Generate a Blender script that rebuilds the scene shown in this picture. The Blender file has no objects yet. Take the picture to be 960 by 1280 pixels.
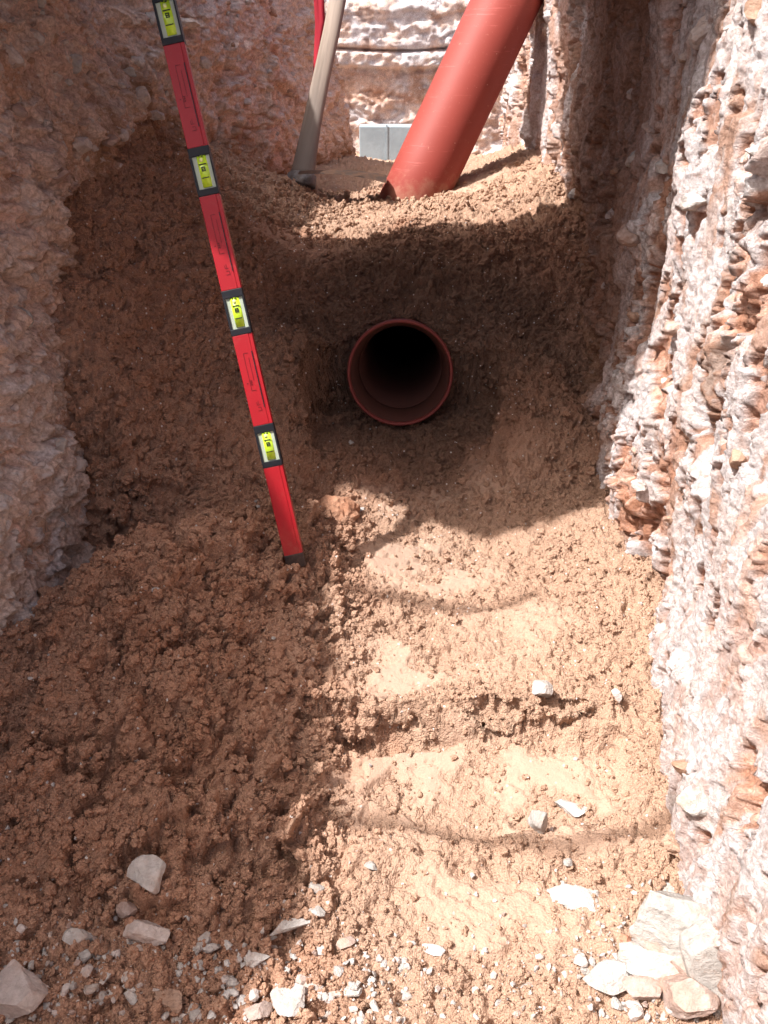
import bpy, bmesh, math, random
import numpy as np
from mathutils import Vector, Matrix, Euler, noise as mnoise

# ------------------------------------------------------------------ camera, sky, sun, exposure
scene = bpy.context.scene
COL = scene.collection
CAM_Z = 1.10
cam_d = bpy.data.cameras.new("camera"); cam = bpy.data.objects.new("camera", cam_d); COL.objects.link(cam)
cam.location = (0, 0, CAM_Z)
cam.rotation_euler = (math.radians(60), 0, 0)           # 30 degrees below the horizontal
cam_d.sensor_fit = 'VERTICAL'; cam_d.sensor_height = 36.0
cam_d.lens = 36.0 * 1000.0 / 1280.0
cam_d.clip_start = 0.02; cam_d.clip_end = 2000
cam_d.dof.use_dof = False
scene.camera = cam

SUN = Vector((0.50, 0.20, -0.84)).normalized()          # the way the light travels
elev = math.asin(-SUN.z); azim = math.atan2(-SUN.x, -SUN.y)
world = bpy.data.worlds.new("World"); scene.world = world; world.use_nodes = True
wn = world.node_tree.nodes; wl = world.node_tree.links
bg = wn.get("Background") or wn.new("ShaderNodeBackground")
sky = wn.new("ShaderNodeTexSky"); sky.sky_type = 'NISHITA'; sky.sun_disc = False
sky.sun_elevation = elev; sky.sun_rotation = azim
sky.dust_density = 6.0; sky.air_density = .7; sky.ozone_density = .3
wl.new(sky.outputs[0], bg.inputs[0]); bg.inputs[1].default_value = 0.125
sun_d = bpy.data.lights.new("sun", 'SUN'); sun_d.energy = 4.1; sun_d.angle = math.radians(1.2)
sun_d.color = (1.0, 0.965, 0.945)
sun = bpy.data.objects.new("sun", sun_d); COL.objects.link(sun)
sun.rotation_euler = SUN.to_track_quat('-Z', 'Y').to_euler(); sun.location = (-3, -1, 6)
scene.view_settings.view_transform = 'Standard'; scene.view_settings.look = 'None'
scene.view_settings.exposure = 1.08; scene.view_settings.gamma = 1.0

scene.cycles.max_bounces = 14; scene.cycles.diffuse_bounces = 8
R = random.Random(7)

# ------------------------------------------------------------------ vector noise in numpy
def _hash(ix, iy, iz, seed):
    h = (ix.astype(np.uint32) * np.uint32(374761393) + iy.astype(np.uint32) * np.uint32(668265263)
         + iz.astype(np.uint32) * np.uint32(2147483647) + np.uint32((seed * 974634777 + 12345) & 0xffffffff))
    h = (h ^ (h >> np.uint32(13))) * np.uint32(1274126177)
    h = (h ^ (h >> np.uint32(16))) * np.uint32(2246822519)
    return h ^ (h >> np.uint32(15))
def _u(h): return (h & np.uint32(0xffff)).astype(np.float32) / 65535.0
GR = np.array([[1,1,0],[-1,1,0],[1,-1,0],[-1,-1,0],[1,0,1],[-1,0,1],[1,0,-1],[-1,0,-1],
               [0,1,1],[0,-1,1],[0,1,-1],[0,-1,-1],[1,1,0],[-1,1,0],[0,-1,1],[0,-1,-1]], np.float32)
def perlin(p, seed=0):
    p = p.astype(np.float32)
    i = np.floor(p).astype(np.int64); f = p - i
    u = f*f*f*(f*(f*6-15)+10)
    out = 0
    for dx in (0,1):
        wx = u[:,0] if dx else 1-u[:,0]
        for dy in (0,1):
            wy = u[:,1] if dy else 1-u[:,1]
            for dz in (0,1):
                wz = u[:,2] if dz else 1-u[:,2]
                g = GR[_hash(i[:,0]+dx, i[:,1]+dy, i[:,2]+dz, seed) & np.uint32(15)]
                d = (g[:,0]*(f[:,0]-dx) + g[:,1]*(f[:,1]-dy) + g[:,2]*(f[:,2]-dz))
                out = out + d*wx*wy*wz
    return out
def fbm(p, octv=3, seed=0, gain=.5):
    a, s, t = 1.0, 0, 1.0
    for k in range(octv):
        s = s + a*perlin(p*t, seed+k*17); a *= gain; t *= 2.07
    return s
def worley(p, seed=0):
    """F1, F2, three random numbers of the nearest cell and the vector to its point"""
    p = p.astype(np.float32)
    i = np.floor(p).astype(np.int64); f = (p - i).astype(np.float32)
    n = len(p)
    f1 = np.full(n, 9, np.float32); f2 = f1.copy()
    hh = np.zeros(n, np.uint32); dv = np.zeros((n,3), np.float32)
    for dx in (-1,0,1):
        for dy in (-1,0,1):
            for dz in (-1,0,1):
                h = _hash(i[:,0]+dx, i[:,1]+dy, i[:,2]+dz, seed)
                vx = dx + _u(h) - f[:,0]; vy = dy + _u(h >> np.uint32(8)) - f[:,1]; vz = dz + _u(h >> np.uint32(16)) - f[:,2]
                d = vx*vx + vy*vy + vz*vz
                m = d < f1
                f2 = np.where(m, f1, np.minimum(f2, d))
                f1 = np.where(m, d, f1)
                hh = np.where(m, h, hh)
                dv[m,0] = vx[m]; dv[m,1] = vy[m]; dv[m,2] = vz[m]
    h2 = (hh * np.uint32(2654435761)); h2 ^= h2 >> np.uint32(15)
    h3 = (h2 * np.uint32(2246822519)); h3 ^= h3 >> np.uint32(13)
    return np.sqrt(f1), np.sqrt(f2), _u(h2), _u(h3), _u(h3 >> np.uint32(11)), dv
def sst(a, b, x):
    t = np.clip((x-a)/(b-a), 0, 1); return t*t*(3-2*t)
def blocks(p, scale, seed, edge=.12):
    """a broken rock face: every cell stands at its own depth and tilt, joints between cells are sunk a little"""
    f1, f2, r0, r1, r2, dv = worley(p*scale, seed)
    h = .9*(r0-.5) + 1.25*((r1-.5)*dv[:,1] + (r2-.5)*dv[:,2])
    e = sst(0, edge*.7, f2-f1)
    return h*(.35+.65*e) - .10*(1-e), r0, e
def lumps(p, scale, seed, keep=1.0):
    f1, f2, r0, r1, r2, dv = worley(p*scale, seed)
    rad = .38 + .35*r0
    h = np.sqrt(np.maximum(0, rad*rad - f1*f1))
    return h*(r1 < keep)/scale

# ------------------------------------------------------------------ object helpers
def tag(o, label=None, cat=None, group=None, kind=None):
    if label: o["label"] = label
    if cat: o["category"] = cat
    if group: o["group"] = group
    if kind: o["kind"] = kind
    return o
def empty(name, label, cat, mat=None, group=None):
    o = bpy.data.objects.new(name, None); COL.objects.link(o)
    if mat is not None: o.matrix_world = mat
    o.empty_display_size = .05
    return tag(o, label, cat, group)
def mesh_obj(name, verts, faces, material, parent=None, smooth=True):
    me = bpy.data.meshes.new(name); me.from_pydata([tuple(v) for v in verts], [], faces)
    me.update()
    if smooth: me.polygons.foreach_set('use_smooth', [True]*len(me.polygons))
    o = bpy.data.objects.new(name, me); COL.objects.link(o)
    if material: me.materials.append(material)
    if parent: o.parent = parent
    return o
def bm_obj(name, bm, material, parent=None, smooth=False):
    me = bpy.data.meshes.new(name); bm.normal_update(); bm.to_mesh(me); bm.free()
    if smooth: me.polygons.foreach_set('use_smooth', [True]*len(me.polygons))
    o = bpy.data.objects.new(name, me); COL.objects.link(o)
    if material: me.materials.append(material)
    if parent: o.parent = parent
    return o
def grid_obj(name, V, nr, nc, material, color=None, flip=False, hole=None):
    """V is (nr*nc, 3) row by row; a big grid is linked fast through foreach_set"""
    me = bpy.data.meshes.new(name)
    a = (np.arange(nr-1)[:,None]*nc + np.arange(nc-1)[None,:]).ravel()
    q = np.stack([a, a+1, a+nc+1, a+nc], 1)
    if hole is not None: q = q[~hole[q].any(axis=1)]
    if flip: q = q[:, ::-1]
    q = np.ascontiguousarray(q, dtype=np.int32)
    me.vertices.add(len(V)); me.vertices.foreach_set('co', V.astype(np.float32).ravel())
    me.loops.add(q.size); me.loops.foreach_set('vertex_index', q.ravel())
    me.polygons.add(len(q)); me.polygons.foreach_set('loop_start', np.arange(0, q.size, 4, dtype=np.int32))
    me.polygons.foreach_set('loop_total', np.full(len(q), 4, dtype=np.int32))
    me.polygons.foreach_set('use_smooth', np.ones(len(q), dtype=bool))
    me.update(calc_edges=True)
    if color is not None:
        at = me.color_attributes.new('tint', 'FLOAT_COLOR', 'POINT')
        c4 = np.ones((len(V), 4), np.float32); c4[:, :3] = color
        at.data.foreach_set('color', c4.ravel())
    me.materials.append(material)
    o = bpy.data.objects.new(name, me); COL.objects.link(o)
    return o
def add_box(bm, c, s, bevel=0.0):
    r = bmesh.ops.create_cube(bm, size=1.0)
    for v in r['verts']: v.co = Vector((c[0]+v.co.x*s[0], c[1]+v.co.y*s[1], c[2]+v.co.z*s[2]))
    if bevel > 0:
        es = list({e for v in r['verts'] for e in v.link_edges})
        bmesh.ops.bevel(bm, geom=es, offset=bevel, segments=2, affect='EDGES', profile=.6)
def box_obj(name, c, s, mat, parent, bevel=0.0):
    bm = bmesh.new(); add_box(bm, c, s, bevel); return bm_obj(name, bm, mat, parent)
def tube_mesh(pts, radii, seg=16, cap=True):
    V, F = [], []
    n = len(pts); up = Vector((0, 0, 1))
    for i, p in enumerate(pts):
        p = Vector(p)
        t = (Vector(pts[min(i+1, n-1)]) - Vector(pts[max(i-1, 0)])).normalized()
        a = t.cross(up)
        if a.length < .05: a = t.cross(Vector((1, 0, 0)))
        a.normalize(); b = a.cross(t).normalized()
        r = radii[i] if hasattr(radii, '__len__') else radii
        for k in range(seg):
            w = 2*math.pi*k/seg; V.append(p + a*math.cos(w)*r + b*math.sin(w)*r)
    for i in range(n-1):
        for k in range(seg):
            k2 = (k+1) % seg; F.append((i*seg+k, i*seg+k2, (i+1)*seg+k2, (i+1)*seg+k))
    if cap: F.append(tuple(range(seg-1, -1, -1))); F.append(tuple((n-1)*seg+k for k in range(seg)))
    return V, F
def lathe(profile, seg=96):
    """profile [(r, z)], closed loop, turned round z"""
    V, F = [], []; n = len(profile)
    for r, z in profile:
        for k in range(seg):
            w = 2*math.pi*k/seg; V.append((r*math.cos(w), r*math.sin(w), z))
    for i in range(n):
        j = (i+1) % n
        for k in range(seg):
            k2 = (k+1) % seg; F.append((i*seg+k, i*seg+k2, j*seg+k2, j*seg+k))
    return V, F

# ------------------------------------------------------------------ materials
class NT:
    def __init__(s, name, rough=.9, spec=.2):
        s.m = bpy.data.materials.new(name); s.m.use_nodes = True
        s.t = s.m.node_tree; s.b = s.t.nodes['Principled BSDF']
        s.b.inputs['Roughness'].default_value = rough
        s.b.inputs['Specular IOR Level'].default_value = spec
        s.pos = s.n('ShaderNodeNewGeometry').outputs['Position']
    def n(s, t, **k):
        x = s.t.nodes.new(t)
        for a, b in k.items(): setattr(x, a, b)
        return x
    def l(s, a, b): s.t.links.new(a, b)
    def noise(s, scale, detail=4, rough=.55, vec=None, stretch=None, dist=0):
        x = s.n('ShaderNodeTexNoise'); x.inputs['Scale'].default_value = scale
        x.inputs['Detail'].default_value = detail; x.inputs['Roughness'].default_value = rough
        x.inputs['Distortion'].default_value = dist
        v = vec or s.pos
        if stretch:
            mp = s.n('ShaderNodeMapping'); mp.inputs['Scale'].default_value = stretch; s.l(v, mp.inputs[0]); v = mp.outputs[0]
        s.l(v, x.inputs['Vector']); return x.outputs[0]
    def voro(s, scale, feature='F1', out='Distance', rnd=1.0):
        x = s.n('ShaderNodeTexVoronoi', feature=feature); x.inputs['Scale'].default_value = scale
        x.inputs['Randomness'].default_value = rnd
        s.l(s.pos, x.inputs['Vector']); return x.outputs[out]
    def ramp(s, f, a, b, lo=0.0, hi=1.0):
        x = s.n('ShaderNodeMapRange', interpolation_type='SMOOTHSTEP')
        x.inputs[1].default_value = a; x.inputs[2].default_value = b; x.inputs[3].default_value = lo; x.inputs[4].default_value = hi
        s.l(f, x.inputs[0]); return x.outputs[0]
    def mix(s, f, a, b, blend='MIX'):
        x = s.n('ShaderNodeMix', data_type='RGBA', blend_type=blend)
        for i, v in ((0, f), (6, a), (7, b)):
            if isinstance(v, (int, float)): x.inputs[i].default_value = v
            elif isinstance(v, tuple): x.inputs[i].default_value = (*v, 1)
            else: s.l(v, x.inputs[i])
        return x.outputs[2]
    def math(s, op, a, b=None, clamp=False):
        x = s.n('ShaderNodeMath', operation=op, use_clamp=clamp)
        for i, v in ((0, a), (1, b)):
            if v is None: continue
            if isinstance(v, (int, float)): x.inputs[i].default_value = v
            else: s.l(v, x.inputs[i])
        return x.outputs[0]
    def bump(s, h, dist, strength=1.0):
        x = s.n('ShaderNodeBump'); x.inputs['Strength'].default_value = strength; x.inputs['Distance'].default_value = dist
        s.l(h, x.inputs['Height']); s.l(x.outputs[0], s.b.inputs['Normal'])
    def col(s, c):
        if isinstance(c, tuple): s.b.inputs['Base Color'].default_value = (*c, 1)
        else: s.l(c, s.b.inputs['Base Color'])
        return s.m

def sand_material(name, clod=False):
    s = NT(name, rough=.95, spec=.1)
    big = s.ramp(s.noise(2.6, 3), .38, .62)
    med = s.ramp(s.noise(14, 4), .3, .7)
    fine = s.noise(420, 3, .7)
    c = s.mix(big, (.43, .245, .162), (.38, .200, .126))
    # sunlit floor and far crest painted paler, sunlight put into the colour
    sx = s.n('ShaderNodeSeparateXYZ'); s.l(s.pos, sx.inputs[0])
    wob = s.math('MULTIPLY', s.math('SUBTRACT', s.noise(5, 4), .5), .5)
    sun_pale = s.math('MULTIPLY', s.ramp(s.math('ADD', sx.outputs[0], wob), -.22, .02), s.ramp(s.math('ADD', sx.outputs[1], wob), 1.75, 2.1, 1, .0))
    sun_pale = s.math('ADD', sun_pale, s.ramp(s.math('ADD', sx.outputs[1], wob), 2.75, 2.95), clamp=True)
    c = s.mix(sun_pale, c, (.46, .302, .213))
    c = s.mix(s.math('MULTIPLY', med, .35), c, (.47, .312, .222))
    if clod: c = s.mix(s.ramp(s.noise(45, 2), .35, .65, 0, .15), c, (.40, .23, .145))
    # sand round the pipe mouth: moist tone plus its shade painted in
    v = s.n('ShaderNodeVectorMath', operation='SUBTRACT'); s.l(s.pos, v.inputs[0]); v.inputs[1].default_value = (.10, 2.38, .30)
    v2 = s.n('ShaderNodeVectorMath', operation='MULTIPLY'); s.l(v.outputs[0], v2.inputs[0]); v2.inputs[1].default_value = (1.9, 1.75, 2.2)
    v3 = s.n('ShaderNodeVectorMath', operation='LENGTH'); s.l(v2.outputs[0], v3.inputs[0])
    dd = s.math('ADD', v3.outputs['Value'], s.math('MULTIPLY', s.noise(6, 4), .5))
    damp_shade = s.ramp(dd, .80, 1.45, .8, 0)
    c = s.mix(damp_shade, c, (.17, .108, .078))
    c = s.mix(1.0, c, s.mix(s.ramp(fine, .3, .7), (.74, .72, .70), (1.15, 1.15, 1.16)), 'MULTIPLY')
    # white crumbs of lime
    w = s.n('ShaderNodeTexVoronoi'); w.inputs['Scale'].default_value = 85; s.l(s.pos, w.inputs['Vector'])
    sel = s.math('MULTIPLY', s.math('LESS_THAN', w.outputs['Distance'], .22), s.math('GREATER_THAN', w.outputs['Color'], .80))
    c = s.mix(s.math('MULTIPLY', sel, .85), c, (.72, .68, .64))
    h = s.math('ADD', s.math('ADD', s.math('MULTIPLY', s.noise(420, 3, .7), .7), s.math('MULTIPLY', s.voro(260), -.7)), s.math('MULTIPLY', s.voro(120), -.8))
    if clod: s.bump(h, .004, 1.0)
    else:
        at = s.n('ShaderNodeAttribute', attribute_name='tint')      # how firmly the sand is trodden
        s.bump(s.math('MULTIPLY', h, s.ramp(at.outputs['Fac'], 0, 1, 1, .22)), .0045, 1.0)
        c = s.mix(s.math('MULTIPLY', s.math('MULTIPLY', at.outputs['Fac'], sun_pale), .8), c, (.375, .265, .200))
    return s.col(c)
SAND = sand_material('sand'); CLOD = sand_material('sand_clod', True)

def rock_material(name, lime=.6, earth=.2):
    """colour of the rock comes from the mesh (which bed it is, plus painted shade), grain and fine relief from here"""
    s = NT(name, rough=.9, spec=.15)
    at = s.n('ShaderNodeAttribute', attribute_name='tint')
    c = at.outputs['Color']
    g = s.mix(s.ramp(s.noise(120, 5, .7), .3, .7), (.70, .64, .60), (1.18, 1.19, 1.2))
    c = s.mix(1.0, c, g, 'MULTIPLY')
    c = s.mix(s.ramp(s.noise(38, 5, .65), .58, .66, 0, earth), c, (.42, .22, .15))
    c = s.mix(s.ramp(s.noise(52, 4, .6, dist=.6), .58, .68, 0, lime), c, (.78, .74, .72))
    h = s.math('ADD', s.noise(90, 7, .74, dist=.4), s.math('MULTIPLY', s.noise(380, 3, .7), .4))
    s.bump(h, .010, 1.0)
    return s.col(c)
ROCK = rock_material('trench_rock'); ROCK_R = rock_material('trench_rock_brown', .16, .40)

def stone_material(name, a, b, grain=90):
    s = NT(name, rough=.88, spec=.2)
    c = s.mix(s.ramp(s.noise(22, 5, .65), .35, .65), a, b)
    c = s.mix(1.0, c, s.mix(s.ramp(s.noise(grain, 5, .7), .25, .75), (.78, .76, .74), (1.12, 1.12, 1.12)), 'MULTIPLY')
    c = s.mix(s.ramp(s.noise(16, 6, .7), .50, .68, 0, .5), c, (.46, .29, .20))      # dust and stuck sand
    s.bump(s.math('ADD', s.noise(70, 6, .7), s.math('MULTIPLY', s.noise(320, 3, .7), .3)), .008, .8)
    return s.col(c)
ST_WHITE = stone_material('white_limestone', (.54, .515, .49), (.44, .41, .38))
ST_GREY = stone_material('grey_limestone', (.38, .36, .335), (.44, .415, .385))
ST_PINK = stone_material('pink_limestone', (.42, .30, .25), (.45, .36, .32))
ST_PALE = stone_material('pale_pink_limestone', (.52, .44, .40), (.58, .52, .485))
ST_BROWN = stone_material('brown_stone', (.36, .22, .15), (.46, .32, .24))
ST_RED = stone_material('red_stone', (.42, .17, .10), (.48, .24, .17))

EARTHY = stone_material('red_shaded_earth', (.40, .20, .12), (.46, .26, .17))  # colour carries the reddish shade of a scooped rim
def plastic(name, colr, rough=.4, spec=.4, wear=None, mud=False):
    s = NT(name, rough=rough, spec=spec)
    c = s.mix(s.ramp(s.noise(9, 4), .3, .7, 0, .35), colr, tuple(x*.82 for x in colr))
    if mud:
        mz = s.n('ShaderNodeSeparateXYZ'); s.l(s.pos, mz.inputs[0])
        lowm = s.ramp(s.math('ADD', mz.outputs[2], s.math('MULTIPLY', s.noise(30, 5, .7), .35)), .24, .44, .22, 0)
        c = s.mix(lowm, c, (.30, .17, .11))
        c = s.mix(s.ramp(s.noise(45, 7, .75), .56, .74, 0, .20), c, (.32, .17, .12))
    if wear and name != 'pipe_rim':
        d = s.ramp(s.noise(60, 6, .7), .60, .76, 0, .4)
        c = s.mix(d, c, wear)
        sz = s.n('ShaderNodeSeparateXYZ'); s.l(s.pos, sz.inputs[0])      # sand splashed and smeared on the foot of the pipe
        zz = s.math('ADD', sz.outputs[2], s.math('MULTIPLY', s.noise(22, 5, .65), .30))
        c = s.mix(s.ramp(zz, .72, .84, .45, 0), c, (.40, .24, .16))
        sp = s.n('ShaderNodeTexVoronoi'); sp.inputs['Scale'].default_value = 90; s.l(s.pos, sp.inputs['Vector'])
        k = s.math('MULTIPLY', s.math('LESS_THAN', sp.outputs['Distance'], .16), s.math('GREATER_THAN', sp.outputs['Color'], .9))
        c = s.mix(s.math('MULTIPLY', k, .6), c, (.7, .5, .4))
    if wear: c = s.mix(s.ramp(s.noise(9, 6, .7, stretch=(.6, .6, 9)), .60, .66, 0, .22), c, tuple(min(1, x*1.8+.08) for x in colr))
    return s.col(c)
PVC = plastic('orange_brown_pvc', (.27, .050, .038), .6, .25, wear=(.55, .30, .21))
PVC_IN = plastic('pipe_rim', (.21, .048, .042), .6, .25, wear=(.42, .24, .17))
RED = plastic('red_lacquer', (.34, .007, .013), .42, .4, mud=True)
RED_D = plastic('dark_red_print', (.10, .004, .006), .5, .3)
BLACK = plastic('black_plastic', (.006, .007, .011), .5, .35, mud=True)
TAPE = plastic('red_cloth', (.38, .03, .045), .8, .1)
FACE = plastic('vial_backing', (.38, .44, .34), .4, .4)
DARKW = plastic('tan_tarpaulin', (.40, .31, .24), .7, .2)  # for the unseen sheet added to shade the trench
PIPE_SHADE = plastic('pipe_inside_shade', (.085, .035, .027), .8, .15)  # darkness inside the pipe, put into the base colour
RUBBER = plastic('black_rubber', (.02, .02, .02), .6, .3)
def vial_material():
    s = NT('vial_liquid', rough=.12, spec=.6)
    s.b.inputs['Transmission Weight'].default_value = .12
    return s.col((.55, .80, .04))
VIAL = vial_material()
BUB = plastic('air_bubble', (.72, .80, .30), .1, .6)
def wood_material():
    s = NT('weathered_wood', rough=.8, spec=.2)
    tc = s.n('ShaderNodeTexCoord').outputs['Object']
    g = s.noise(30, 5, .6, vec=tc, stretch=(1, 1, .06))
    c = s.mix(s.ramp(g, .35, .65), (.27, .215, .175), (.16, .125, .10))
    sp = s.n('ShaderNodeSeparateXYZ'); s.l(tc, sp.inputs[0])
    c = s.mix(s.ramp(sp.outputs[2], .05, .50, .75, 0), c, (.15, .13, .12))
    s.bump(g, .003, .7); return s.col(c)
WOOD = wood_material()
def metal_material(name, a, b, metallic=.3):
    s = NT(name, rough=.65, spec=.4); s.b.inputs['Metallic'].default_value = metallic
    c = s.mix(s.ramp(s.noise(35, 5, .7), .4, .62), a, b); s.bump(s.noise(120, 4), .002, .6); return s.col(c)
STEEL = metal_material('dull_steel', (.20, .20, .21), (.13, .11, .10), .6)
RUST = metal_material('rusty_iron', (.16, .085, .05), (.09, .06, .045), .2)
def concrete_material():
    s = NT('pale_concrete', rough=.85)
    c = s.mix(s.ramp(s.noise(5, 5, .6), .35, .65), (.31, .38, .42), (.26, .32, .355))
    s.bump(s.noise(60, 5), .004, .5); return s.col(c)
CONC = concrete_material()
def terrain_material():
    s = NT('bare_earth', rough=.95, spec=.1)
    c = s.mix(s.ramp(s.noise(1.2, 6, .6), .35, .65), (.46, .30, .21), (.55, .44, .36))
    s.bump(s.noise(14, 8, .65), .04, .8); return s.col(c)
EARTH = terrain_material()

# ------------------------------------------------------------------ the trench floor
CP = np.array([  # x, y, z of the sand: measured along the walls, the heap, the bank over the pipe
 (-1.0,-2,.05),(.8,-2,0),(-1.0,0,.03),(.8,0,0),(0,-1,0),
 (-.75,.45,.02),(-.4,.5,.0),(0,.5,0),(.5,.5,.02),(.85,.6,.03),
 (-.85,.75,.10),(-.5,.72,.07),(-.2,.72,.035),(.1,.72,.0),(.42,.7,.02),(.8,.8,.05),
 (-.85,.98,.17),(-.55,.98,.15),(-.28,.96,.115),(-.12,.95,.03),(.1,.97,-.005),(.42,.95,.02),(.8,1.0,.06),
 (-.85,1.15,.20),(-.6,1.2,.20),(-.35,1.2,.165),(-.15,1.2,.07),(-.05,1.2,.03),(.15,1.2,.035),(.45,1.2,.05),(.8,1.2,.06),
 (-.85,1.36,.10),(-.53,1.34,.255),(-.40,1.46,.245),(-.26,1.45,.19),(-.1,1.45,.09),(.05,1.45,.045),(.3,1.45,.05),(.55,1.45,.075),
 (-.75,1.5,.02),(-.6,1.52,.02),(-.48,1.62,.09),(-.33,1.58,.19),(-.24,1.62,.15),(-.12,1.68,.10),(.05,1.68,.06),(.24,1.68,.04),(.5,1.7,.10),(.75,1.7,.13),
 (-.75,1.68,.28),(-.61,1.68,.24),(-.4,1.85,.22),(-.2,1.9,.11),(.0,1.9,.08),(.25,1.9,.085),(.45,1.9,.12),(.65,1.95,.16),
 (-.75,1.96,.60),(-.64,1.96,.50),(-.45,2.1,.38),(-.25,2.12,.36),(-.27,1.98,.25),(-.25,2.24,.42),(.0,2.1,.10),(.2,2.1,.10),(.36,2.12,.31),(.38,1.98,.21),(.36,2.25,.40),(.62,2.2,.23),
 (-.7,2.25,.72),(-.5,2.3,.57),(-.28,2.3,.38),(-.1,2.32,.30),(.25,2.35,.32),(.45,2.35,.33),(.62,2.46,.38),
 (-.62,2.6,.80),(-.46,2.6,.64),(-.3,2.6,.53),(.05,2.55,.475),(.3,2.58,.46),(.62,2.7,.55),
 (-.6,2.9,.82),(-.45,2.9,.66),(-.3,2.85,.57),(.1,2.83,.58),(.4,2.85,.60),(.65,2.9,.66),
 (-.5,3.2,.74),(-.2,3.15,.585),(.15,3.2,.60),(.45,3.2,.64),(.7,3.3,.72),
 (-.45,3.6,.65),(.15,3.6,.61),(.6,3.7,.72),(-.3,4.2,.62),(.2,4.2,.56),(.65,4.3,.70),
 (-.15,4.9,.58),(.3,4.9,.5),(.7,5.0,.6),(-2.5,5.8,.48),(-.2,5.6,.50),(.3,5.8,.42),(2.5,5.8,.45),
 (-2.5,7,.40),(0,6.6,.40),(2.5,7,.40)], dtype=np.float64)
def _tps(r2): return .5*r2*np.log(np.maximum(r2, 1e-9))
def tps_fit(cp, lam=2e-4):
    n = len(cp); d = cp[:, None, :2]-cp[None, :, :2]; K = _tps((d**2).sum(-1)) + lam*np.eye(n)
    Pm = np.hstack([np.ones((n, 1)), cp[:, :2]])
    A = np.zeros((n+3, n+3)); A[:n, :n] = K; A[:n, n:] = Pm; A[n:, :n] = Pm.T
    return np.linalg.solve(A, np.concatenate([cp[:, 2], np.zeros(3)]))
TW = tps_fit(CP)
def base_h(x, y):
    x = np.asarray(x, float).ravel(); y = np.asarray(y, float).ravel()
    out = np.empty(len(x)); n = len(CP)
    for a in range(0, len(x), 60000):
        X = x[a:a+60000]; Y = y[a:a+60000]
        r2 = (X[:, None]-CP[None, :, 0])**2 + (Y[:, None]-CP[None, :, 1])**2
        out[a:a+60000] = _tps(r2) @ TW[:n] + TW[n] + TW[n+1]*X + TW[n+2]*Y
    return out
def ellipse(x, y, cx, cy, rx, ry, soft=.25, p=2.0):
    d = (np.abs((x-cx)/rx)**p + np.abs((y-cy)/ry)**p)**(1/p)
    return 1 - sst(1-soft, 1+soft*.3, d)
def trod(x, y):
    """patches pressed smooth by boots and hands; 1 = smooth"""
    w = .05*mn2(x*6, y*6) + .02*mn2(x*19+5, y*19); w2 = .05*mn2(x*6+9, y*6+4) + .02*mn2(x*17, y*17+8)
    x = x+w; y = y+w2
    m = ellipse(x, y, .13, .985, .30, .105, .3, 2.6)
    m = np.maximum(m, ellipse(x, y, .01, 1.235, .13, .085, .35))
    m = np.maximum(m, ellipse(x, y, .09, 1.58, .22, .14, .5)); m = np.maximum(m, .6*ellipse(x, y, .30, 1.33, .16, .10, .6)); m = np.maximum(m, .55*ellipse(x, y, .0, .90, .14, .12, .6)); m = np.maximum(m, .6*ellipse(x, y, .28, 1.95, .2, .12, .6))
    m = np.maximum(m, .75*ellipse(x, y, .02, 1.88, .22, .12, .5))
    m = np.maximum(m, .5*ellipse(x, y, -.17, 1.20, .08, .26, .6))
    m = np.maximum(m, .75*ellipse(x, y, .16, .72, .24, .10, .6)); m = np.maximum(m, .6*ellipse(x, y, .18, 1.24, .14, .07, .7))
    m = np.maximum(m, .6*ellipse(x, y, .30, .90, .16, .10, .5))
    m = np.maximum(m, .85*ellipse(x, y, .35, 3.45, .18, .2, .5))
    m = np.maximum(m, .7*ellipse(x, y, -.25, 2.75, .16, .16, .5))
    return m*np.clip(.80 + 1.5*fbm(np.stack([x*9, y*9, x*0+6], 1), 3, 330), .25, 1)
def mn2(a, b):
    return perlin(np.stack([a, b, np.full_like(a, 3.7)], 1), 5)
def ground_h(x, y):
    z = base_h(x, y)
    # hollow round the pipe mouth, with a steep broken face behind it
    w = .035*mn2(x*9, y*9)
    e = ellipse(x+w, y+w*.6, .055, 2.14, .272, .275, .07, 2.4)
    z = z*(1-e) + np.minimum(z, .085+.05*np.abs(x-.05)/.27)*e
    # boot print basin with its ledge behind
    b = ellipse(x+w, y+w*.7, .13, .985, .31, .115, .14, 2.8)
    z = z - .036*b
    z = z + .022*np.exp(-((y-1.125-.05*mn2(x*6, y*0+2))/.035)**2)*sst(-.3, -.1, x)*(1-sst(.42, .55, x))
    b = ellipse(x+w, y+w, .01, 1.235, .14, .09, .3); z = z - .014*b
    z = z + .016*np.exp(-((y-.83-.03*mn2(x*5, y*0+8))/.03)**2)*sst(-.15, .0, x)
    # hollows pressed into the front of the heap
    z = z - .015*ellipse(x, y, -.20, .80, .07, .035, .6)
    z = z - .026*ellipse(x, y, .21, 1.115, .055, .020, .3) - .024*ellipse(x, y, .33, 1.115, .045, .020, .3)
    z = z - .028*ellipse(x+w, y+w*.5, -.02, 1.085, .19, .030, .35)
    # groove pressed by the straight edge beside the level foot
    z = z - .03*ellipse(x, y, -.10, 1.56, .05, .05, .5)
    return z

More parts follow.
